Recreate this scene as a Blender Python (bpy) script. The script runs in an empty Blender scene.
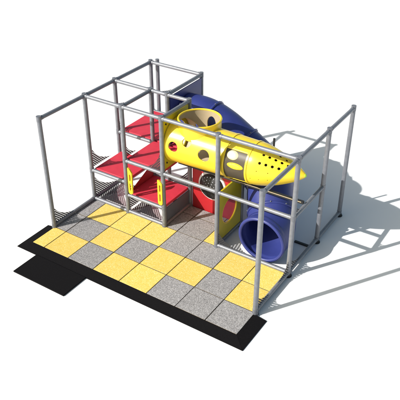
import bpy, bmesh, math, random
from mathutils import Vector, Matrix
random.seed(4)
PI = math.pi
U = 0.6                      # one floor tile is 0.6 m; all coordinates below are in tiles
sc = bpy.context.scene

# ------------------------------------------------------------------ camera, sky, sun, exposure
cam = bpy.data.cameras.new('camera'); camo = bpy.data.objects.new('camera', cam)
sc.collection.objects.link(camo); sc.camera = camo
camo.location = (7.83497661, -6.62354421, 7.40828485)
AZ, EL = math.radians(-33.167), math.radians(32.881)
look = Vector((math.cos(EL)*math.sin(AZ), math.cos(EL)*math.cos(AZ), -math.sin(EL)))
camo.rotation_euler = look.to_track_quat('-Z', 'Y').to_euler()
cam.sensor_width = 36; cam.lens = 652.986*36/400
cam.clip_start = 0.1; cam.clip_end = 2000

SUN = Vector((0.80, 1.23, -1.0)).normalized()         # direction the light travels
elev = math.asin(-SUN.z); azim = math.atan2(-SUN.x, -SUN.y)
w = bpy.data.worlds.new('World'); sc.world = w; w.use_nodes = True
nt = w.node_tree; bg = nt.nodes['Background']
sky = nt.nodes.new('ShaderNodeTexSky'); sky.sky_type = 'NISHITA'; sky.sun_disc = False
sky.sun_elevation = elev; sky.sun_rotation = azim
sky.air_density = 0.85; sky.dust_density = 2.3; sky.ozone_density = 0.5
tint = nt.nodes.new('ShaderNodeMix'); tint.data_type = 'RGBA'; tint.blend_type = 'MULTIPLY'; tint.inputs[0].default_value = 1
tint.inputs[7].default_value = (1.20, 1.22, 1.0, 1)          # sky colour multiplied to make the shadows a little less blue
nt.links.new(sky.outputs[0], tint.inputs[6]); nt.links.new(tint.outputs[2], bg.inputs[0]); bg.inputs[1].default_value = 0.085
sun = bpy.data.lights.new('sun', 'SUN'); sun.energy = 4.2; sun.angle = math.radians(0.5); sun.color = (1.0, 0.965, 0.91)
suno = bpy.data.objects.new('sun', sun); sc.collection.objects.link(suno)
suno.rotation_euler = SUN.to_track_quat('-Z', 'Y').to_euler()
sc.view_settings.view_transform = 'Standard'; sc.view_settings.look = 'None'
sc.view_settings.exposure = 0.55; sc.view_settings.gamma = 1
sc.render.engine = 'CYCLES'
sc.cycles.transparent_max_bounces = 16

# ------------------------------------------------------------------ materials
def mat(name, col, rough=0.5, metal=0.0, noise=0.0, nscale=20, bump=0.0, spec=0.5, coat=0.0):
    m = bpy.data.materials.new(name); m.use_nodes = True
    n = m.node_tree; b = n.nodes['Principled BSDF']
    b.inputs['Base Color'].default_value = (*col, 1); b.inputs['Roughness'].default_value = rough
    b.inputs['Metallic'].default_value = metal; b.inputs['Specular IOR Level'].default_value = spec
    b.inputs['Coat Weight'].default_value = coat
    if noise or bump:
        tc = n.nodes.new('ShaderNodeTexCoord'); nz = n.nodes.new('ShaderNodeTexNoise')
        nz.inputs['Scale'].default_value = nscale; nz.inputs['Detail'].default_value = 6
        n.links.new(tc.outputs['Object'], nz.inputs['Vector'])
        if noise:
            mp = n.nodes.new('ShaderNodeMapRange'); mp.inputs[1].default_value = 0.3; mp.inputs[2].default_value = 0.7
            mp.inputs[3].default_value = 1-noise; mp.inputs[4].default_value = 1+noise
            mx = n.nodes.new('ShaderNodeMix'); mx.data_type = 'RGBA'; mx.blend_type = 'MULTIPLY'; mx.inputs[0].default_value = 1
            mx.inputs[6].default_value = (*col, 1)
            cb = n.nodes.new('ShaderNodeCombineColor')
            n.links.new(nz.outputs[0], mp.inputs[0])
            for i in range(3): n.links.new(mp.outputs[0], cb.inputs[i])
            n.links.new(cb.outputs[0], mx.inputs[7]); n.links.new(mx.outputs[2], b.inputs['Base Color'])
            rr = n.nodes.new('ShaderNodeMapRange'); rr.inputs[3].default_value = max(rough-.08, .05); rr.inputs[4].default_value = min(rough+.1, 1)
            n.links.new(nz.outputs[0], rr.inputs[0]); n.links.new(rr.outputs[0], b.inputs['Roughness'])
        if bump:
            bp = n.nodes.new('ShaderNodeBump'); bp.inputs['Strength'].default_value = bump; bp.inputs['Distance'].default_value = 0.004
            n.links.new(nz.outputs[0], bp.inputs['Height']); n.links.new(bp.outputs[0], b.inputs['Normal'])
    return m

def granule(name, base, dark, light, fd=0.36, fl=0.70):
    """rubber granules: small cells, a few of them dark, a few pale"""
    m = bpy.data.materials.new(name); m.use_nodes = True
    n = m.node_tree; b = n.nodes['Principled BSDF']; b.inputs['Roughness'].default_value = 0.85
    b.inputs['Specular IOR Level'].default_value = 0.25
    ge = n.nodes.new('ShaderNodeNewGeometry')
    vo = n.nodes.new('ShaderNodeTexVoronoi'); vo.inputs['Scale'].default_value = 130
    nz = n.nodes.new('ShaderNodeTexNoise'); nz.inputs['Scale'].default_value = 14; nz.inputs['Detail'].default_value = 8; nz.inputs['Roughness'].default_value = .75
    n.links.new(ge.outputs['Position'], vo.inputs['Vector']); n.links.new(ge.outputs['Position'], nz.inputs['Vector'])
    sp = n.nodes.new('ShaderNodeSeparateColor'); n.links.new(vo.outputs['Color'], sp.inputs[0])
    ad = n.nodes.new('ShaderNodeMath'); ad.operation = 'MULTIPLY_ADD'; ad.inputs[1].default_value = .62
    nm = n.nodes.new('ShaderNodeMath'); nm.operation = 'MULTIPLY'; nm.inputs[1].default_value = .46
    n.links.new(nz.outputs[0], nm.inputs[0]); n.links.new(sp.outputs[0], ad.inputs[0]); n.links.new(nm.outputs[0], ad.inputs[2])
    cr = n.nodes.new('ShaderNodeValToRGB'); e = cr.color_ramp; e.elements[0].position = 0.0; e.elements[0].color = (*dark, 1)
    e.elements[1].position = 1.0; e.elements[1].color = (*light, 1)
    for p, c in ((fd-.11, dark), (fd, base), (fl, base), (fl+.05, light)):
        k = e.elements.new(p); k.color = (*c, 1)
    n.links.new(ad.outputs[0], cr.inputs[0])
    oi = n.nodes.new('ShaderNodeObjectInfo'); n2 = n.nodes.new('ShaderNodeTexNoise'); n2.inputs['Scale'].default_value = 1.8; n2.inputs['Detail'].default_value = 5
    n.links.new(ge.outputs['Position'], n2.inputs['Vector'])
    a2 = n.nodes.new('ShaderNodeMath'); a2.operation = 'ADD'; n.links.new(oi.outputs['Random'], a2.inputs[0]); n.links.new(n2.outputs[0], a2.inputs[1])
    m2 = n.nodes.new('ShaderNodeMapRange'); m2.inputs[1].default_value = 0; m2.inputs[2].default_value = 2; m2.inputs[3].default_value = .86; m2.inputs[4].default_value = 1.10
    hs = n.nodes.new('ShaderNodeHueSaturation')
    n.links.new(a2.outputs[0], m2.inputs[0]); n.links.new(m2.outputs[0], hs.inputs['Value']); n.links.new(cr.outputs[0], hs.inputs['Color'])
    n.links.new(hs.outputs[0], b.inputs['Base Color'])
    bp = n.nodes.new('ShaderNodeBump'); bp.inputs['Strength'].default_value = .5; bp.inputs['Distance'].default_value = 0.003
    n.links.new(vo.outputs['Distance'], bp.inputs['Height']); n.links.new(bp.outputs[0], b.inputs['Normal'])
    return m

def net_mat():
    m = bpy.data.materials.new('black_net'); m.use_nodes = True
    n = m.node_tree; b = n.nodes['Principled BSDF']
    b.inputs['Base Color'].default_value = (.022, .022, .026, 1); b.inputs['Roughness'].default_value = .6
    uv = n.nodes.new('ShaderNodeUVMap'); uv.uv_map = 'UVMap'
    mp = n.nodes.new('ShaderNodeMapping'); mp.inputs['Rotation'].default_value = (0, 0, PI/4); mp.inputs['Scale'].default_value = (15.5, 15.5, 15.5)
    fr = n.nodes.new('ShaderNodeVectorMath'); fr.operation = 'FRACTION'
    sb = n.nodes.new('ShaderNodeVectorMath'); sb.operation = 'SUBTRACT'; sb.inputs[1].default_value = (.5, .5, 0)
    ln = n.nodes.new('ShaderNodeVectorMath'); ln.operation = 'LENGTH'
    gt = n.nodes.new('ShaderNodeMath'); gt.operation = 'GREATER_THAN'; gt.inputs[1].default_value = .27
    n.links.new(uv.outputs[0], mp.inputs[0]); n.links.new(mp.outputs[0], fr.inputs[0]); n.links.new(fr.outputs[0], sb.inputs[0])
    n.links.new(sb.outputs[0], ln.inputs[0]); n.links.new(ln.outputs['Value'], gt.inputs[0]); n.links.new(gt.outputs[0], b.inputs['Alpha'])
    return m

M = dict(
 ground=mat('white_floor', (.80, .80, .81), .9, spec=.1, noise=.012, nscale=1.5),
 steel=mat('galvanised_steel', (.185, .194, .222), .42, metal=.2, noise=.10, nscale=14, bump=.15),
 fitting=mat('cast_fitting', (.165, .173, .20), .45, metal=.25, noise=.15, nscale=30),
 black=mat('black_rubber', (.0065, .006, .007), .85, noise=.25, nscale=60, bump=.3, spec=.08),
 cap=mat('black_plastic', (.02, .02, .022), .5),
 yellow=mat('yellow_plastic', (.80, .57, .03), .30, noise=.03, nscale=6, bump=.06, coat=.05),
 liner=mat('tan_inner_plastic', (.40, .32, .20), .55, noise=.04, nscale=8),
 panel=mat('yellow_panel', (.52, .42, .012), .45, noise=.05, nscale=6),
 blue=mat('blue_plastic', (.027, .038, .185), .42, noise=.05, nscale=6, bump=.06),
 red=mat('red_vinyl', (.53, .030, .056), .55, noise=.06, nscale=9, bump=.15),
 chute=mat('red_plastic', (.72, .022, .02), .3, noise=.04, nscale=9),
 darkred=mat('dark_red_panel', (.42, .014, .02), .5, noise=.06, nscale=9),
 grey=mat('slate_vinyl', (.09, .11, .15), .55, noise=.08, nscale=8, bump=.15),
 white=mat('white_plastic', (.8, .8, .8), .35),
 ivory=mat('ivory_highlight', (.86, .78, .42), .3),  # pale tone painted as the glossy highlight of the upper oval
 lime=mat('lime_plastic', (.35, .55, .05), .4),
 net=net_mat(),
 tile_y=granule('yellow_rubber', (.69, .50, .11), (.48, .33, .07), (.80, .67, .32), .30, .74),
 tile_g=granule('grey_rubber', (.25, .242, .246), (.125, .122, .128), (.42, .41, .42), .38, .66),
 tile_side=mat('tile_side', (.10, .075, .045), .9),
)
def glass_mat():
    m = mat('smoked_plastic', (.085, .07, .05), .4, spec=.3)
    b = m.node_tree.nodes['Principled BSDF']; b.inputs['Alpha'].default_value = .80
    return m
M['smoke'] = glass_mat()
M['tint'] = mat('tinted_pane', (.10, .05, .11), .3, spec=.4); M['tint'].node_tree.nodes['Principled BSDF'].inputs['Alpha'].default_value = .5

# ------------------------------------------------------------------ helpers
def obj(name, bm, m, parent=None, smooth=True, mods=()):
    me = bpy.data.meshes.new(name)
    for v in bm.verts: v.co *= U
    bm.to_mesh(me); bm.free()
    ms = m if isinstance(m, (list, tuple)) else [m]
    for k in ms: me.materials.append(M[k])
    o = bpy.data.objects.new(name, me); sc.collection.objects.link(o)
    if parent: o.parent = parent
    if smooth:
        for p in me.polygons: p.use_smooth = True
        try: me.set_sharp_from_angle(angle=math.radians(35))
        except Exception: pass
    return o
def solid(o, t, off=-1, inner=0, rim=0):
    s = o.modifiers.new('thickness', 'SOLIDIFY'); s.thickness = t*U; s.offset = off
    s.material_offset = inner; s.material_offset_rim = rim; return o
def bevel(o, wd, seg=2):
    b = o.modifiers.new('bevel', 'BEVEL'); b.width = wd*U; b.segments = seg; b.limit_method = 'ANGLE'; return o
def box(bm, a, b):
    r = bmesh.ops.create_cube(bm, size=1)
    for v in r['verts']:
        v.co = Vector([(a[i]+b[i])/2 + v.co[i]*(b[i]-a[i]) for i in range(3)])
    return bm
def pipe(bm, a, b, r=.072, seg=16, cap=True):
    a, b = Vector(a), Vector(b); d = b-a
    q = d.to_track_quat('Z', 'Y').to_matrix().to_4x4()
    bmesh.ops.create_cone(bm, cap_ends=cap, segments=seg, radius1=r, radius2=r, depth=d.length,
                          matrix=Matrix.Translation((a+b)/2) @ q)
    return bm
def extr(bm, pts, vec):
    """solid prism from a closed outline"""
    vec = Vector(vec)
    v1 = [bm.verts.new(Vector(p)) for p in pts]; v2 = [bm.verts.new(Vector(p)+vec) for p in pts]
    n = len(pts)
    bm.faces.new(v1[::-1]); bm.faces.new(v2)
    for i in range(n): bm.faces.new((v1[i], v1[(i+1) % n], v2[(i+1) % n], v2[i]))
    bmesh.ops.recalc_face_normals(bm, faces=bm.faces); return bm
def grid_surface(fn, u0, u1, v0, v1, nu, nv, su=1.0, sv=1.0, holes=(), closed_v=False, cutter=None):
    """parametric shell; holes = (u, v, ru, rv) ellipses cut cleanly; su, sv turn u, v into lengths"""
    bm = bmesh.new(); V = {}
    def vert(i, j):
        if closed_v: j = j % nv
        if (i, j) in V: return V[(i, j)]
        V[(i, j)] = [u0+(u1-u0)*i/nu, v0+(v1-v0)*j/nv]
        return V[(i, j)]
    for i in range(nu+1):
        for j in range(nv+(0 if closed_v else 1)): vert(i, j)
    inside = {}
    def test(u, v):
        for k, (hu, hv, ru, rv) in enumerate(holes):
            dv = v-hv
            if closed_v: dv = (dv+PI) % (2*PI)-PI
            q = math.hypot((u-hu)/ru, dv/rv)
            if q < 1: return k, q, dv
        return None
    for k, (u, v) in V.items():
        t = test(u, v)
        if t is not None: inside[k] = t
    faces = []
    used = set()
    for i in range(nu):
        for j in range(nv):
            ks = [(i, j), (i+1, j), (i+1, j+1), (i, j+1)]
            if closed_v: ks = [(a, b % nv) for a, b in ks]
            if all(k in inside for k in ks): continue
            cu = u0+(u1-u0)*(i+.5)/nu; cv = v0+(v1-v0)*(j+.5)/nv
            if cutter and cutter(fn(cu, cv)): continue
            faces.append(ks); used.update(ks)
    B = {}
    for k in used:
        u, v = V[k]
        if k in inside:
            h, q, dv = inside[k]; hu, hv, ru, rv = holes[h]
            q = max(q, 1e-3); u = hu+(u-hu)/q; v = hv+dv/q
        B[k] = bm.verts.new(fn(u, v))
    for ks in faces:
        vs = [B[k] for k in ks]
        try: bm.faces.new(vs)
        except Exception: pass
    bmesh.ops.recalc_face_normals(bm, faces=bm.faces)
    return bm
def tag(o, label, cat, group=None, kind=None):
    if kind: o['kind'] = kind
    o['label'] = label; o['category'] = cat
    if group: o['group'] = group
    return o
def catmull(P, n):
    P = [Vector(p) for p in P]; P = [2*P[0]-P[1]]+P+[2*P[-1]-P[-2]]; out = []
    for i in range(1, len(P)-2):
        for k in range(n):
            t = k/n; a, b, c, d = P[i-1:i+3]
            out.append(.5*((2*b)+(c-a)*t+(2*a-5*b+4*c-d)*t*t+(3*b-a-3*c+d)*t**3))
    out.append(P[-2]); return out
def sweep(path, rad, seg=40, flare=0):
    """open tube along a path with gravity-aligned rings"""
    bm = bmesh.new(); rings = []
    for i, p in enumerate(path):
        t = (path[min(i+1, len(path)-1)]-path[max(i-1, 0)]).normalized()
        s = t.cross(Vector((0, 0, 1))).normalized(); u = s.cross(t)
        r = rad(i) if callable(rad) else rad
        rings.append([bm.verts.new(p+(s*math.cos(a)+u*math.sin(a))*r) for a in [2*PI*k/seg for k in range(seg)]])
    for a, b in zip(rings, rings[1:]):
        for k in range(seg): bm.faces.new((a[k], a[(k+1) % seg], b[(k+1) % seg], b[k]))
    bmesh.ops.recalc_face_normals(bm, faces=bm.faces)
    return bm

# ------------------------------------------------------------------ the setting
G0 = -0.075                                  # floor level under the 45 mm tiles
bm = bmesh.new(); bmesh.ops.create_grid(bm, x_segments=1, y_segments=1, size=400)
for v in bm.verts: v.co.z = G0
g = obj('ground', bm, 'ground', smooth=False); g['kind'] = 'structure'

# ------------------------------------------------------------------ rubber tiles, each one a thing
ordn = ['first', 'second', 'third', 'fourth', 'fifth', 'sixth', 'seventh', 'last']
rows = [  # y0, y1, name, x-edges, colours
 (0, 1, 'in the front row along the black edging', [-.5, 0, 1, 2, 3, 4, 5, 6, 7], 'yygyyggg'),
 (1, 2, 'in the second row from the front', [-.5, 0, 1, 2, 3, 4, 5, 6, 7], 'ggygyygy'),
 (2, 3, 'in the third row, by the frame', [-.5, 0, 1, 2, 3, 4, 5, 6, 7], 'gyyyggyy'),
 (3, 4, 'in the fourth row beside the slide', [2.5, 3, 4, 4.5], 'ggy'),
 (4, 4.5, 'in the shaded back row', [2.5, 3, 4, 4.5], 'ggg'),
]
gap = .0085
for y0, y1, rn, xs, cols in rows:
    n = len(cols)
    for i, c in enumerate(cols):
        x0, x1 = xs[i], xs[i+1]
        bm = bmesh.new(); box(bm, (x0+gap, y0+gap, G0+.002), (x1-gap, y1-gap, random.uniform(-.006, .002)))
        for f in bm.faces: f.material_index = 0 if f.normal.z > .5 else 1
        t = obj('rubber_tile', bm, ['tile_y' if c == 'y' else 'tile_g', 'tile_side'], smooth=False); bevel(t, .012, 2)
        size = 'narrow' if x1-x0 < .9 else ('square' if y1-y0 > .9 else 'short')
        if i == n-1: pos = 'rightmost'
        elif i == 0: pos = 'leftmost'
        else: pos = ordn[i]+' from left'
        tag(t, '%s speckled %s tile, %s %s' % (size, 'yellow' if c == 'y' else 'grey', pos, rn), 'rubber tile', 'interlocking rubber floor tiles')

# black bevelled edging and entrance mat
def wedge(pts_top, pts_bot):
    bm = bmesh.new(); a = [bm.verts.new(Vector(p)) for p in pts_bot]; b = [bm.verts.new(Vector(p)) for p in pts_top]
    bm.faces.new(a[::-1]); bm.faces.new(b)
    n = len(a)
    for i in range(n): bm.faces.new((a[i], a[(i+1) % n], b[(i+1) % n], b[i]))
    bmesh.ops.recalc_face_normals(bm, faces=bm.faces); return bm
zt, zl = -.004, G0+.022
def ramp(name, q, lo, label):
    """q = 4 plan corners, lo = indices of corners on the low outer side"""
    top = [(x, y, zl if i in lo else zt) for i, (x, y) in enumerate(q)]
    o = obj(name, wedge(top, [(x, y, G0+.002) for x, y in q]), 'black', smooth=False)
    return tag(o, label, 'ramp edging', 'black ramp edging round the tiles')
ramp('ramp_edging', [(-.5, 0), (-.80, -.37), (7.39, -.37), (7, 0)], (1, 2), 'long black rubber ramp strip running along the front row of tiles')
ramp('ramp_edging', [(-.5, .003), (-.5, 1.0), (-.80, 1.0), (-.80, -.365)], (2, 3), 'short black rubber ramp strip on the left end of the tiles')
ramp('ramp_edging', [(7.003, .003), (7.395, -.365), (7.395, .94), (7.003, .94)], (1, 2), 'short black rubber ramp strip at the right end, before the corner post')
bm = bmesh.new(); box(bm, (.04, -1.33, G0+.002), (2.06, -.374, G0+.045))
mt = bevel(obj('entrance_mat', bm, 'black', smooth=False), .008, 2)
tag(mt, 'flat black rectangular rubber mat laid in front of the tiled floor', 'mat')

# ------------------------------------------------------------------ the play structure
play = bpy.data.objects.new('play_structure', None); sc.collection.objects.link(play)
tag(play, 'large playground frame of grey steel pipes with red decks, yellow tunnel and blue tube slide', 'play structure')
H = 3.95; R_ = .072
def post(x, y, z1=H, z0=G0+.02, caps=True, label=None):
    o = obj('post', pipe(bmesh.new(), (x, y, z0), (x, y, z1)), 'steel', play)
    if caps:
        b = bmesh.new(); pipe(b, (x, y, z1), (x, y, z1+.02), .045, 14)
        obj('end_cap', b, 'cap', o)
    if z0 < .1:
        b = bmesh.new(); pipe(b, (x, y, G0+.002), (x, y, G0+.03), .115, 20); pipe(b, (x, y, G0+.03), (x, y, G0+.10), .088, 16)
        obj('foot', b, 'cap' if (x > 6.5 and y > 1.5) else 'fitting', o)
    return o
RAILN = 0
def rail(a, b, r=.062):
    """pipe between two joints, with a cast clamp collar at each end"""
    a, b = Vector(a), Vector(b); d = (b-a).normalized()
    o = obj('rail', pipe(bmesh.new(), a+d*.05, b-d*.05, r), 'steel', play)
    for p, s in ((a, 1), (b, -1)):
        k = bmesh.new(); pipe(k, p+d*s*.068, p+d*s*.14, r+.006, 16)
        # set screw on the collar
        pipe(k, p+d*s*.11+Vector((0, 0, -.01)), p+d*s*.11+Vector((0, 0, r+.016)), .014, 8)
        obj('collar', k, 'fitting', o)
    return o
def clamp(x, y, z):
    b = bmesh.new(); pipe(b, (x, y, z-.085), (x, y, z+.085), .0775, 16); obj('clamp', b, 'fitting', play)

P = [(-.5, 1), (-.5, 3), (-.5, 4.5), (-.5, 6.5), (1, 3), (2.5, 3), (4.5, 3), (7, 3), (7, 1), (7, 5), (7, 6.8), (1, 4.5), (1.65, 4.5), (2.5, 4.5), (1.65, 6.5), (4.5, 4.5)]
for x, y in P:
    if (x, y) == (4.5, 4.5): post(x, y, 2.0)
    elif (x, y) == (4.5, 3): post(x, y)
    else: post(x, y)
post(-.32, 6.66, 3.98, caps=False)
T = H-.06
rails = [((-.5, 1, T), (-.5, 3, T)), ((-.5, 3, T), (-.5, 4.5, T)), ((-.5, 4.5, T), (-.5, 6.5, T)),
 ((-.5, 3, T), (1, 3, T)), ((1, 3, T), (2.5, 3, T)), ((2.5, 3, T), (4.5, 3, T)), ((4.5, 3, T), (7, 3, T)),
 ((7, 1, T), (7, 3, T)), ((7, 3, T), (7, 5, T)), ((7, 5, T), (7, 6.8, T)),
 ((-.5, 4.5, T), (1, 4.5, T)), ((1, 4.5, T), (1.65, 4.5, T)), ((1.65, 4.5, T), (2.5, 4.5, T)), ((-.5, 6.5, T), (1.65, 6.5, T)),
 ((1, 3, T), (1, 4.5, T)), ((2.5, 3, T), (2.5, 4.5, T)), ((1.65, 4.5, T), (1.65, 6.5, T)),
 # middle rails
 ((1, 3, 2), (2.5, 3, 2)), ((2.5, 3, 2), (4.5, 3, 2)), ((4.5, 3, 2), (7, 3, 2)), ((7, 3, 2), (7, 5, 2)),
 ((-.5, 3, 1.18), (1, 3, 1.18)), ((1, 3, .7), (2.5, 3, .7)), ((-.5, 4.5, 2), (1, 4.5, 2)),
 ((-.5, 6.5, 2), (1.65, 6.5, 2)), ((1, 4.5, .7), (2.5, 4.5, .7)),
 # bottom rails
 ((-.5, 1, .06), (-.5, 3, .06)), ((-.5, 3, .06), (-.5, 4.5, .06)), ((-.5, 4.5, .06), (-.5, 6.5, .06)),
 ((-.5, 3, .06), (1, 3, .06)), ((1, 3, .06), (2.5, 3, .06)), ((4.5, 3, .06), (7, 3, .06)),
 ((7, 1, .06), (7, 3, .06)), ((7, 3, .06), (7, 5, .06)), ((7, 5, .06), (7, 6.8, .06)),
 ((2.5, 3, .06), (2.5, 4.5, .06)), ((4.5, 3, .06), (4.5, 4.5, .06)),
]
joints = set()
for a, b in rails:
    rail(a, b)
    for q in (a, b): joints.add(q)
for q in joints:
    if q[2] < 3: clamp(*q)
    else: clamp(q[0], q[1], q[2]-.0)

# decks: padded vinyl boards on a steel rim
def deck(pts, z, th=.10):
    o = obj('deck', extr(bmesh.new(), [(x, y, z-th) for x, y in pts], (0, 0, th)), 'red', play, smooth=False); bevel(o, .018, 3)
    return o
e = .075
deck([(-.5+e, 3+e), (1-.03, 3+e), (1-.03, 4.5-.02), (-.5+e, 4.5-.02)], 1.24)
deck([(1+.03, 3+e), (2.5-.03, 3+e), (2.5-.03, 4.5-.03), (1+.03, 4.5-.03)], .74)
deck([(1+.03, 3+e), (2.5-.04, 3+e), (2.5-.04, 4.5), (1+.03, 4.5)], 2.06)
deck([(-.5+e, 4.5+e), (2.4, 4.5+e), (1.65-e, 5.2), (1.65-e, 6.5-e), (-.5+e, 6.5-e)], 2.06)

# slate side boards under the low deck
def board(name, a, b, m, bv=.012):
    bm = bmesh.new(); box(bm, a, b); return bevel(obj(name, bm, m, play, smooth=False), bv, 2)
board('side_board', (2.475, 3.08, .13), (2.505, 4.42, .64), 'grey')

def plate(name, m, plane, c, outline, holes, th):
    """flat plate with round or slot holes, built from an outline by triangle fill"""
    bm = bmesh.new(); loops = [outline]+holes
    def P3(a, b): return (c, a, b) if plane == 'x' else (a, c, b)
    es = []
    for L in loops:
        vs = [bm.verts.new(P3(*p)) for p in L]
        for i in range(len(vs)): es.append(bm.edges.new((vs[i], vs[(i+1) % len(vs)])))
    bmesh.ops.triangle_fill(bm, edges=es, use_beauty=True)
    bmesh.ops.recalc_face_normals(bm, faces=bm.faces)
    o = obj(name, bm, m, play, smooth=False); return solid(o, th, 0)
def circ(cx, cz, r, n=48, rz=None):
    rz = rz or r
    return [(cx+r*math.cos(2*PI*k/n), cz+rz*math.sin(2*PI*k/n)) for k in range(n)]
def slot(cx, z0, z1, r, n=10):
    return [(cx+r*math.cos(a), z1-r+r*math.sin(a)) for a in [PI*k/n for k in range(n+1)]] + \
           [(cx-r*math.cos(a), z0+r-r*math.sin(a)) for a in [PI*k/n for k in range(n+1)]]
def torus(c, axis, R, r, n=56, m=10):
    bm = bmesh.new(); rings = []
    for i in range(n):
        a = 2*PI*i/n; ring = []
        for j in range(m):
            b = 2*PI*j/m; rr = R+r*math.cos(b); h = r*math.sin(b); p, q = rr*math.cos(a), rr*math.sin(a)
            ring.append(bm.verts.new(Vector(c)+Vector({'x': (h, p, q), 'y': (p, h, q), 'z': (p, q, h)}[axis])))
        rings.append(ring)
    for i in range(n):
        for j in range(m):
            bm.faces.new((rings[i][j], rings[(i+1) % n][j], rings[(i+1) % n][(j+1) % m], rings[i][(j+1) % m]))
    bmesh.ops.recalc_face_normals(bm, faces=bm.faces); return bm

# tunnel axis
TY, TZ, TR = 3.75, 2.92, .72
# yellow entrance panel of the tunnel
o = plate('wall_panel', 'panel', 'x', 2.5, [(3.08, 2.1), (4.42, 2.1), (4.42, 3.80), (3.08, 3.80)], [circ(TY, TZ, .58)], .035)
o['label'] = 'yellow square wall panel the tunnel is bolted to'
for yy, zz in ((3.2, 2.3), (3.2, 3.62), (4.3, 2.3), (4.3, 3.62)):
    b = bmesh.new(); pipe(b, (2.515, yy, zz), (2.545, yy, zz), .028, 10); obj('bolt', b, 'cap', o)
# yellow panel with a ring window beside the blue slide
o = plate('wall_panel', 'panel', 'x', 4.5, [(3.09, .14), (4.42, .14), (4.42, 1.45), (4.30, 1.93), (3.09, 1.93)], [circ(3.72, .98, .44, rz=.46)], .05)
o['label'] = 'yellow panel with a round ring window, beside the blue slide'
obj('window_ring', torus((4.5, 3.72, .98), 'x', .45, .028), 'yellow', o)
bm = bmesh.new(); vs = [bm.verts.new((4.49, a, b)) for a, b in circ(3.72, .98, .445)]; bm.faces.new(vs)
solid(obj('window_pane', bm, 'tint', o, smooth=False), .015)
# blue entrance panel of the slide
o = plate('wall_panel', 'blue', 'x', 1.69, [(4.58, 2.1), (6.42, 2.1), (6.42, 3.80), (4.58, 3.80)], [circ(5.5, 2.82, .66)], .035)
o['label'] = 'dark blue wall panel the tube slide starts from'
# dark red wall with a perforated round window
o = plate('wall_panel', 'darkred', 'y', 4.56, [(2.58, -.05), (4.42, -.05), (4.42, 1.93), (2.58, 1.93)], [circ(3.38, 1.05, .47)], .04)
o['label'] = 'dark red wall panel with a perforated round window'
obj('window_ring', torus((3.38, 4.53, 1.05), 'y', .485, .055), 'white', o)
holes = []
bm = bmesh.new()
dome = lambda u, v: Vector((3.38+u*math.cos(v), 4.50-.22*math.sqrt(max(0, 1-(u/.47)**2)), 1.05+u*math.sin(v)))
hl = []
for rr, k in ((.12, 6), (.21, 11), (.30, 16), (.39, 20)):
    for i in range(k): hl.append((rr, (i+.5*(k % 2))*2*PI/k-PI, .016, .016/rr))
bm = grid_surface(dome, .02, .468, -PI, PI, 44, 200, holes=hl, closed_v=True)
solid(obj('window_bubble', bm, 'cap', o), .015)

o = plate('shade_riser', 'darkred', 'x', 1.0, [(3.12, .70), (4.43, .70), (4.43, 1.13), (4.2, 1.13)], [], .04)  # riser board added as a shadow caster; its dark red carries shade
# yellow grab handles either side of the entry
def handle(cx, z0, z1, skew):
    w_ = .085; n = 8
    outl = [(cx+w_, z0+w_), (cx+w_, z1-.20)] + [(cx+w_-2*w_*t, z1-.20+skew*math.sin(t*PI/2)) for t in (.2, .4, .6, .8, 1)]
    outl += [(cx-w_, z0+w_)] + [(cx-w_*math.cos(a), z0+w_-w_*math.sin(a)) for a in [PI*k/n for k in range(1, n)]]
    zm = (z0+z1)/2-.05
    o = plate('grab_handle', 'yellow', 'y', 2.92, outl, [slot(cx, z0+.13, zm-.04, .03), slot(cx, zm+.04, z1-.26, .03)], .05)
    return o
handle(1.235, .85, 1.86, .16)
handle(2.43, .85, 1.86, .10)

# ---- yellow crawl tunnel
def hole_at(x, deg, r, r2=None): return (x, math.radians(deg), r, (r2 or r)/TR)
def tr(u): return TR-.028*(u-2.5)
def tun(u, v): return Vector((u, TY+tr(u)*math.cos(v), TZ+tr(u)*math.sin(v)))
CX, CY, CR = 3.32, 3.85, .66
def cut_ch(p): return p.z > TZ and math.hypot(p.x-CX, p.y-CY) < CR-.018
bm = grid_surface(tun, 2.53, 4.60, -PI, PI, 90, 200,
    holes=[hole_at(2.87, 172, .165), hole_at(3.32, 151, .15), hole_at(3.95, 171, .195), 
           hole_at(2.95, 20, .15), hole_at(3.95, 35, .16)], closed_v=True, cutter=cut_ch)
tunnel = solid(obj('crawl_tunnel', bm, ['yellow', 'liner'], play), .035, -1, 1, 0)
def chf(u, v):
    x, y = CX+CR*math.cos(v), CY+CR*math.sin(v)
    q = tr(x)-.03; zb = TZ+math.sqrt(max(0.0, q*q-(y-TY)**2)) if abs(y-TY) < q else TZ
    return Vector((x, y, zb+(3.76-zb)*u))
bm = grid_surface(chf, 0, 1, -PI, PI, 30, 180, holes=[(.46, math.radians(86), .33, .27)], closed_v=True)
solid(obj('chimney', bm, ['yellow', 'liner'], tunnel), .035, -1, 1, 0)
obj('chimney_rim', torus((CX, CY, 3.765), 'z', CR-.012, .032, 72, 8), 'yellow', tunnel)
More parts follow.
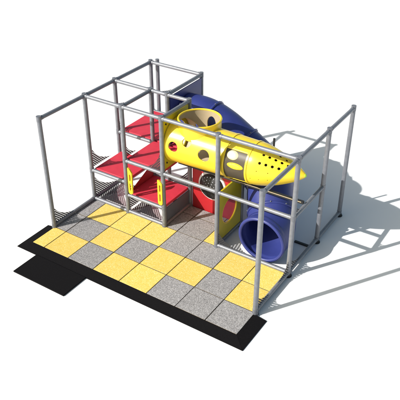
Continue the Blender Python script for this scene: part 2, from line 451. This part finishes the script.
# window segment: yellow back and roof, smoked pane in front
def back(u, v): return tun(u, v)
bm = grid_surface(back, 4.60, 5.33, math.radians(-128), math.radians(133), 20, 90)
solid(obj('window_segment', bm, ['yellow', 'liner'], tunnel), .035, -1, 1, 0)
pr_ = lambda u, v: Vector((u, TY+(tr(u)-.012)*math.cos(v), TZ+(tr(u)-.012)*math.sin(v)))
bm = grid_surface(pr_, 4.60, 5.33, math.radians(132), math.radians(233), 60, 90)
wp = solid(obj('window_pane', bm, 'smoke', tunnel), .02, -1)
for px_, ang, ra, rb in ((4.86, 147, .18, .155), (5.00, 174, .26, .11)):  # raised ovals stand in for bright sunlit spots on the pane
    b = bmesh.new(); ctr = b.verts.new(tun(px_, math.radians(ang))+(tun(px_, math.radians(ang))-Vector((px_, TY, TZ)))*.06); prev = None; loops = []
    for k in range(4):
        q = (k+1)/4; loops.append([])
        for j in range(40):
            a = 2*PI*j/40; u_ = px_+ra*q*math.cos(a); v_ = math.radians(ang)+rb*q*math.sin(a)/TR
            lift = 1+.06*(1-q*q)**.5 if q < 1 else .985
            c0 = Vector((u_, TY, TZ)); loops[-1].append(b.verts.new(c0+(tun(u_, v_)-c0)*lift))
    for j in range(40): b.faces.new((ctr, loops[0][j], loops[0][(j+1) % 40]))
    for k in range(3):
        for j in range(40): b.faces.new((loops[k][j], loops[k+1][j], loops[k+1][(j+1) % 40], loops[k][(j+1) % 40]))
    bmesh.ops.recalc_face_normals(b, faces=b.faces)
    obj('lit_oval', b, 'ivory' if px_ < 4.9 else 'yellow', tunnel)
for x in (4.60, 5.34, 2.56):
    r0 = tr(x)+.012
    b = bmesh.new(); w2 = .03 if x != 2.56 else .02
    rg = [(x-w2, tr(x)-.002), (x-w2, r0+.006), (x+w2, r0+.006), (x+w2, tr(x)-.002)]
    rings = []
    for i in range(72):
        a = 2*PI*i/72; rings.append([b.verts.new((xx, TY+rr*math.cos(a), TZ+rr*math.sin(a))) for xx, rr in rg])
    for i in range(72):
        for j in range(4): b.faces.new((rings[i][j], rings[(i+1) % 72][j], rings[(i+1) % 72][(j+1) % 4], rings[i][(j+1) % 4]))
    bmesh.ops.recalc_face_normals(b, faces=b.faces)
    obj('flange', b, 'yellow', tunnel)
# nose cone
def nr(x):
    t = max(0, (x-5.45)/(6.97-5.45))
    return tr(x) if x < 5.45 else max(.03, tr(5.45)*(1-t**1.45)**.80)
def nose(u, v):
    t = max(0, (u-5.3)/1.7); z = TZ+.06*t*t
    r = nr(u); return Vector((u, TY+r*math.cos(v), z+r*math.sin(v)))
hl = []
for ang, xs, rd in ((98, (5.75, 5.95, 6.15, 6.35), .038), (121, (5.74, 5.92, 6.10, 6.28, 6.46), .040), (147, (5.72, 5.90, 6.08, 6.26), .040),
                    (171, (5.68, 6.0), .016), (198, (5.5, 5.75, 6.0, 6.25), .018), (40, (5.8, 6.1, 6.4), .038)):
    for x in xs: hl.append((x, math.radians(ang), rd, rd/max(nr(x), .2)))
bm = grid_surface(nose, 5.33, 6.93, -PI, PI, 150, 300, holes=hl, closed_v=True)
nc = solid(obj('nose_cone', bm, ['yellow', 'cap'], tunnel), .03, -1, 1, 0)
bm = bmesh.new(); bmesh.ops.create_uvsphere(bm, u_segments=20, v_segments=12, radius=.06, matrix=Matrix.Translation((6.90, TY, TZ+.06)))
obj('nose_tip', bm, 'lime', nc)
# steel channel under the tunnel
bm = bmesh.new(); box(bm, (2.6, TY-.05, 2.055), (6.95, TY+.05, 2.13))
o = obj('support_beam', bm, 'cap', play, smooth=False)
bm = bmesh.new(); box(bm, (4.3, TY-.068, 2.112), (6.9, TY-.053, 2.132)); obj('edge_highlight', bm, 'liner', o, smooth=False)  # cream strip painted as the highlight along the beam

# ---- blue tube slide
SP = catmull([(1.72, 5.5, 2.82), (2.4, 5.55, 2.80), (3.05, 5.58, 2.58), (3.7, 5.6, 2.2), (4.3, 5.55, 1.88), (4.85, 5.32, 1.66), (5.25, 4.98, 1.48), (5.48, 4.6, 1.28), (5.76, 4.2, 1.0), (5.97, 3.72, .77), (5.97, 3.16, .735)], 12)
SR = .74
slide = solid(obj('tube_slide', sweep(SP, lambda i: SR+(.03 if i > len(SP)-5 else 0), 56), ['blue'], play), .045, -1)
for i in (16, 38, 64, 96):
    p0, p1 = SP[i]-(SP[i+1]-SP[i]).normalized()*.035, SP[i]+(SP[i+1]-SP[i]).normalized()*.035
    b = sweep([p0, SP[i], p1], lambda k: SR+.035, 56); solid(obj('flange', b, 'blue', slide), .05, -1)
for i in (16, 38, 64, 96):
    t_ = (SP[i+1]-SP[i]).normalized(); s1 = t_.cross(Vector((0, 0, 1))).normalized(); u1 = s1.cross(t_)
    for k in range(10):
        b = bmesh.new()
        d_ = s1*math.cos(2*PI*k/10+.2)+u1*math.sin(2*PI*k/10+.2); pipe(b, SP[i]+d_*(SR+.03), SP[i]+d_*(SR+.062), .02, 8)
        obj('bolt', b, 'fitting', slide)
tl = (SP[-1]-SP[-2]).normalized()
b = bmesh.new()
s_ = tl.cross(Vector((0, 0, 1))).normalized(); u_ = s_.cross(tl); n = 64; rings = []
for i in range(n):
    a = 2*PI*i/n; d = s_*math.cos(a)+u_*math.sin(a)
    rings.append([b.verts.new(SP[-1]+d*(SR-.01+.055*math.cos(c))+tl*.055*math.sin(c)) for c in [2*PI*j/10 for j in range(10)]])
for i in range(n):
    for j in range(10): b.faces.new((rings[i][j], rings[(i+1) % n][j], rings[(i+1) % n][(j+1) % 10], rings[i][(j+1) % 10]))
bmesh.ops.recalc_face_normals(b, faces=b.faces); obj('exit_lip', b, 'blue', slide)
# slide supports
b = bmesh.new(); pipe(b, (4.6, 6.35, G0+.01), (4.6, 6.35, 1.95), .055); pipe(b, (4.6, 6.35, 1.9), (4.6, 6.05, 1.95), .05); obj('support_leg', b, 'steel', slide)
b = bmesh.new(); box(b, (6.42, 4.60, G0+.002), (6.96, 4.67, G0+.06)); obj('base_bar', b, 'cap', slide, smooth=False)
b = bmesh.new(); pipe(b, (5.30, 4.95, 2.0), (5.30, 4.95, 3.17), .035); obj('hanger_rod', b, 'cap', slide)

# ---- black perforated net gussets, some standing in for floor shadow
def gusset(o, d1, d2, l1, l2):
    o, d1, d2 = Vector(o), Vector(d1), Vector(d2); bm = bmesh.new(); uvl = bm.loops.layers.uv.new('UVMap')
    n = 14; pts = [(0, 0)]
    for i in range(n+1):
        t = i/n; a = (1-t)**2+2*(1-t)*t*.22; b = t*t+2*(1-t)*t*.22
        pts.append((a*l1, b*l2))
    vs = [bm.verts.new(o+d1*a+d2*b) for a, b in pts]
    for i in range(1, len(vs)-1):
        f = bm.faces.new((vs[0], vs[i], vs[i+1]))
        for lp, k in zip(f.loops, (0, i, i+1)): lp[uvl].uv = pts[k]
    x = obj('net_or_shadow_gusset', bm, 'net', play, smooth=False); return x
Y, Xp, Xn, Z, Zn = (0, 1, 0), (1, 0, 0), (-1, 0, 0), (0, 0, 1), (0, 0, -1)
gusset((-.5, 1.07, .11), Y, Z, .95, .62)
gusset((-.5, 3.07, .11), Y, Z, 1.35, .80)
gusset((-.5, 3.07, 1.26), Y, Z, .95, .75)
gusset((1, 3.07, .11), Y, Z, 1.1, .50)
gusset((1, 3.07, .78), Y, Z, .55, .40)
gusset((1, 3.07, 2.10), Y, Z, .55, .45)
gusset((2.43, 3, 2.08), Xn, Z, .55, .68)
gusset((2.5, 3.07, .11), Y, Z, .9, .42)
gusset((2.42, 4.5, .80), Xn, Z, .9, .55)
gusset((-.43, 4.5, 2.1), Xp, Z, .35, .4)
gusset((.93, 3.03, T), Xn, Y, .35, .45)
gusset((1.58, 4.55, T), Xn, Y, .4, .55)
gusset((7, 1.07, .11), Y, Z, .80, .42)
gusset((7, 3.07, .11), Y, Z, .85, .40)
gusset((7, 2.93, .11), (0, -1, 0), Z, .7, .4)
gusset((7, 3.07, 2.08), Y, Z, .4, .35)
gusset((4.57, 3, .12), Xp, Z, .8, .42)
# nets added near the floor stand in for dotted shadow below the decks
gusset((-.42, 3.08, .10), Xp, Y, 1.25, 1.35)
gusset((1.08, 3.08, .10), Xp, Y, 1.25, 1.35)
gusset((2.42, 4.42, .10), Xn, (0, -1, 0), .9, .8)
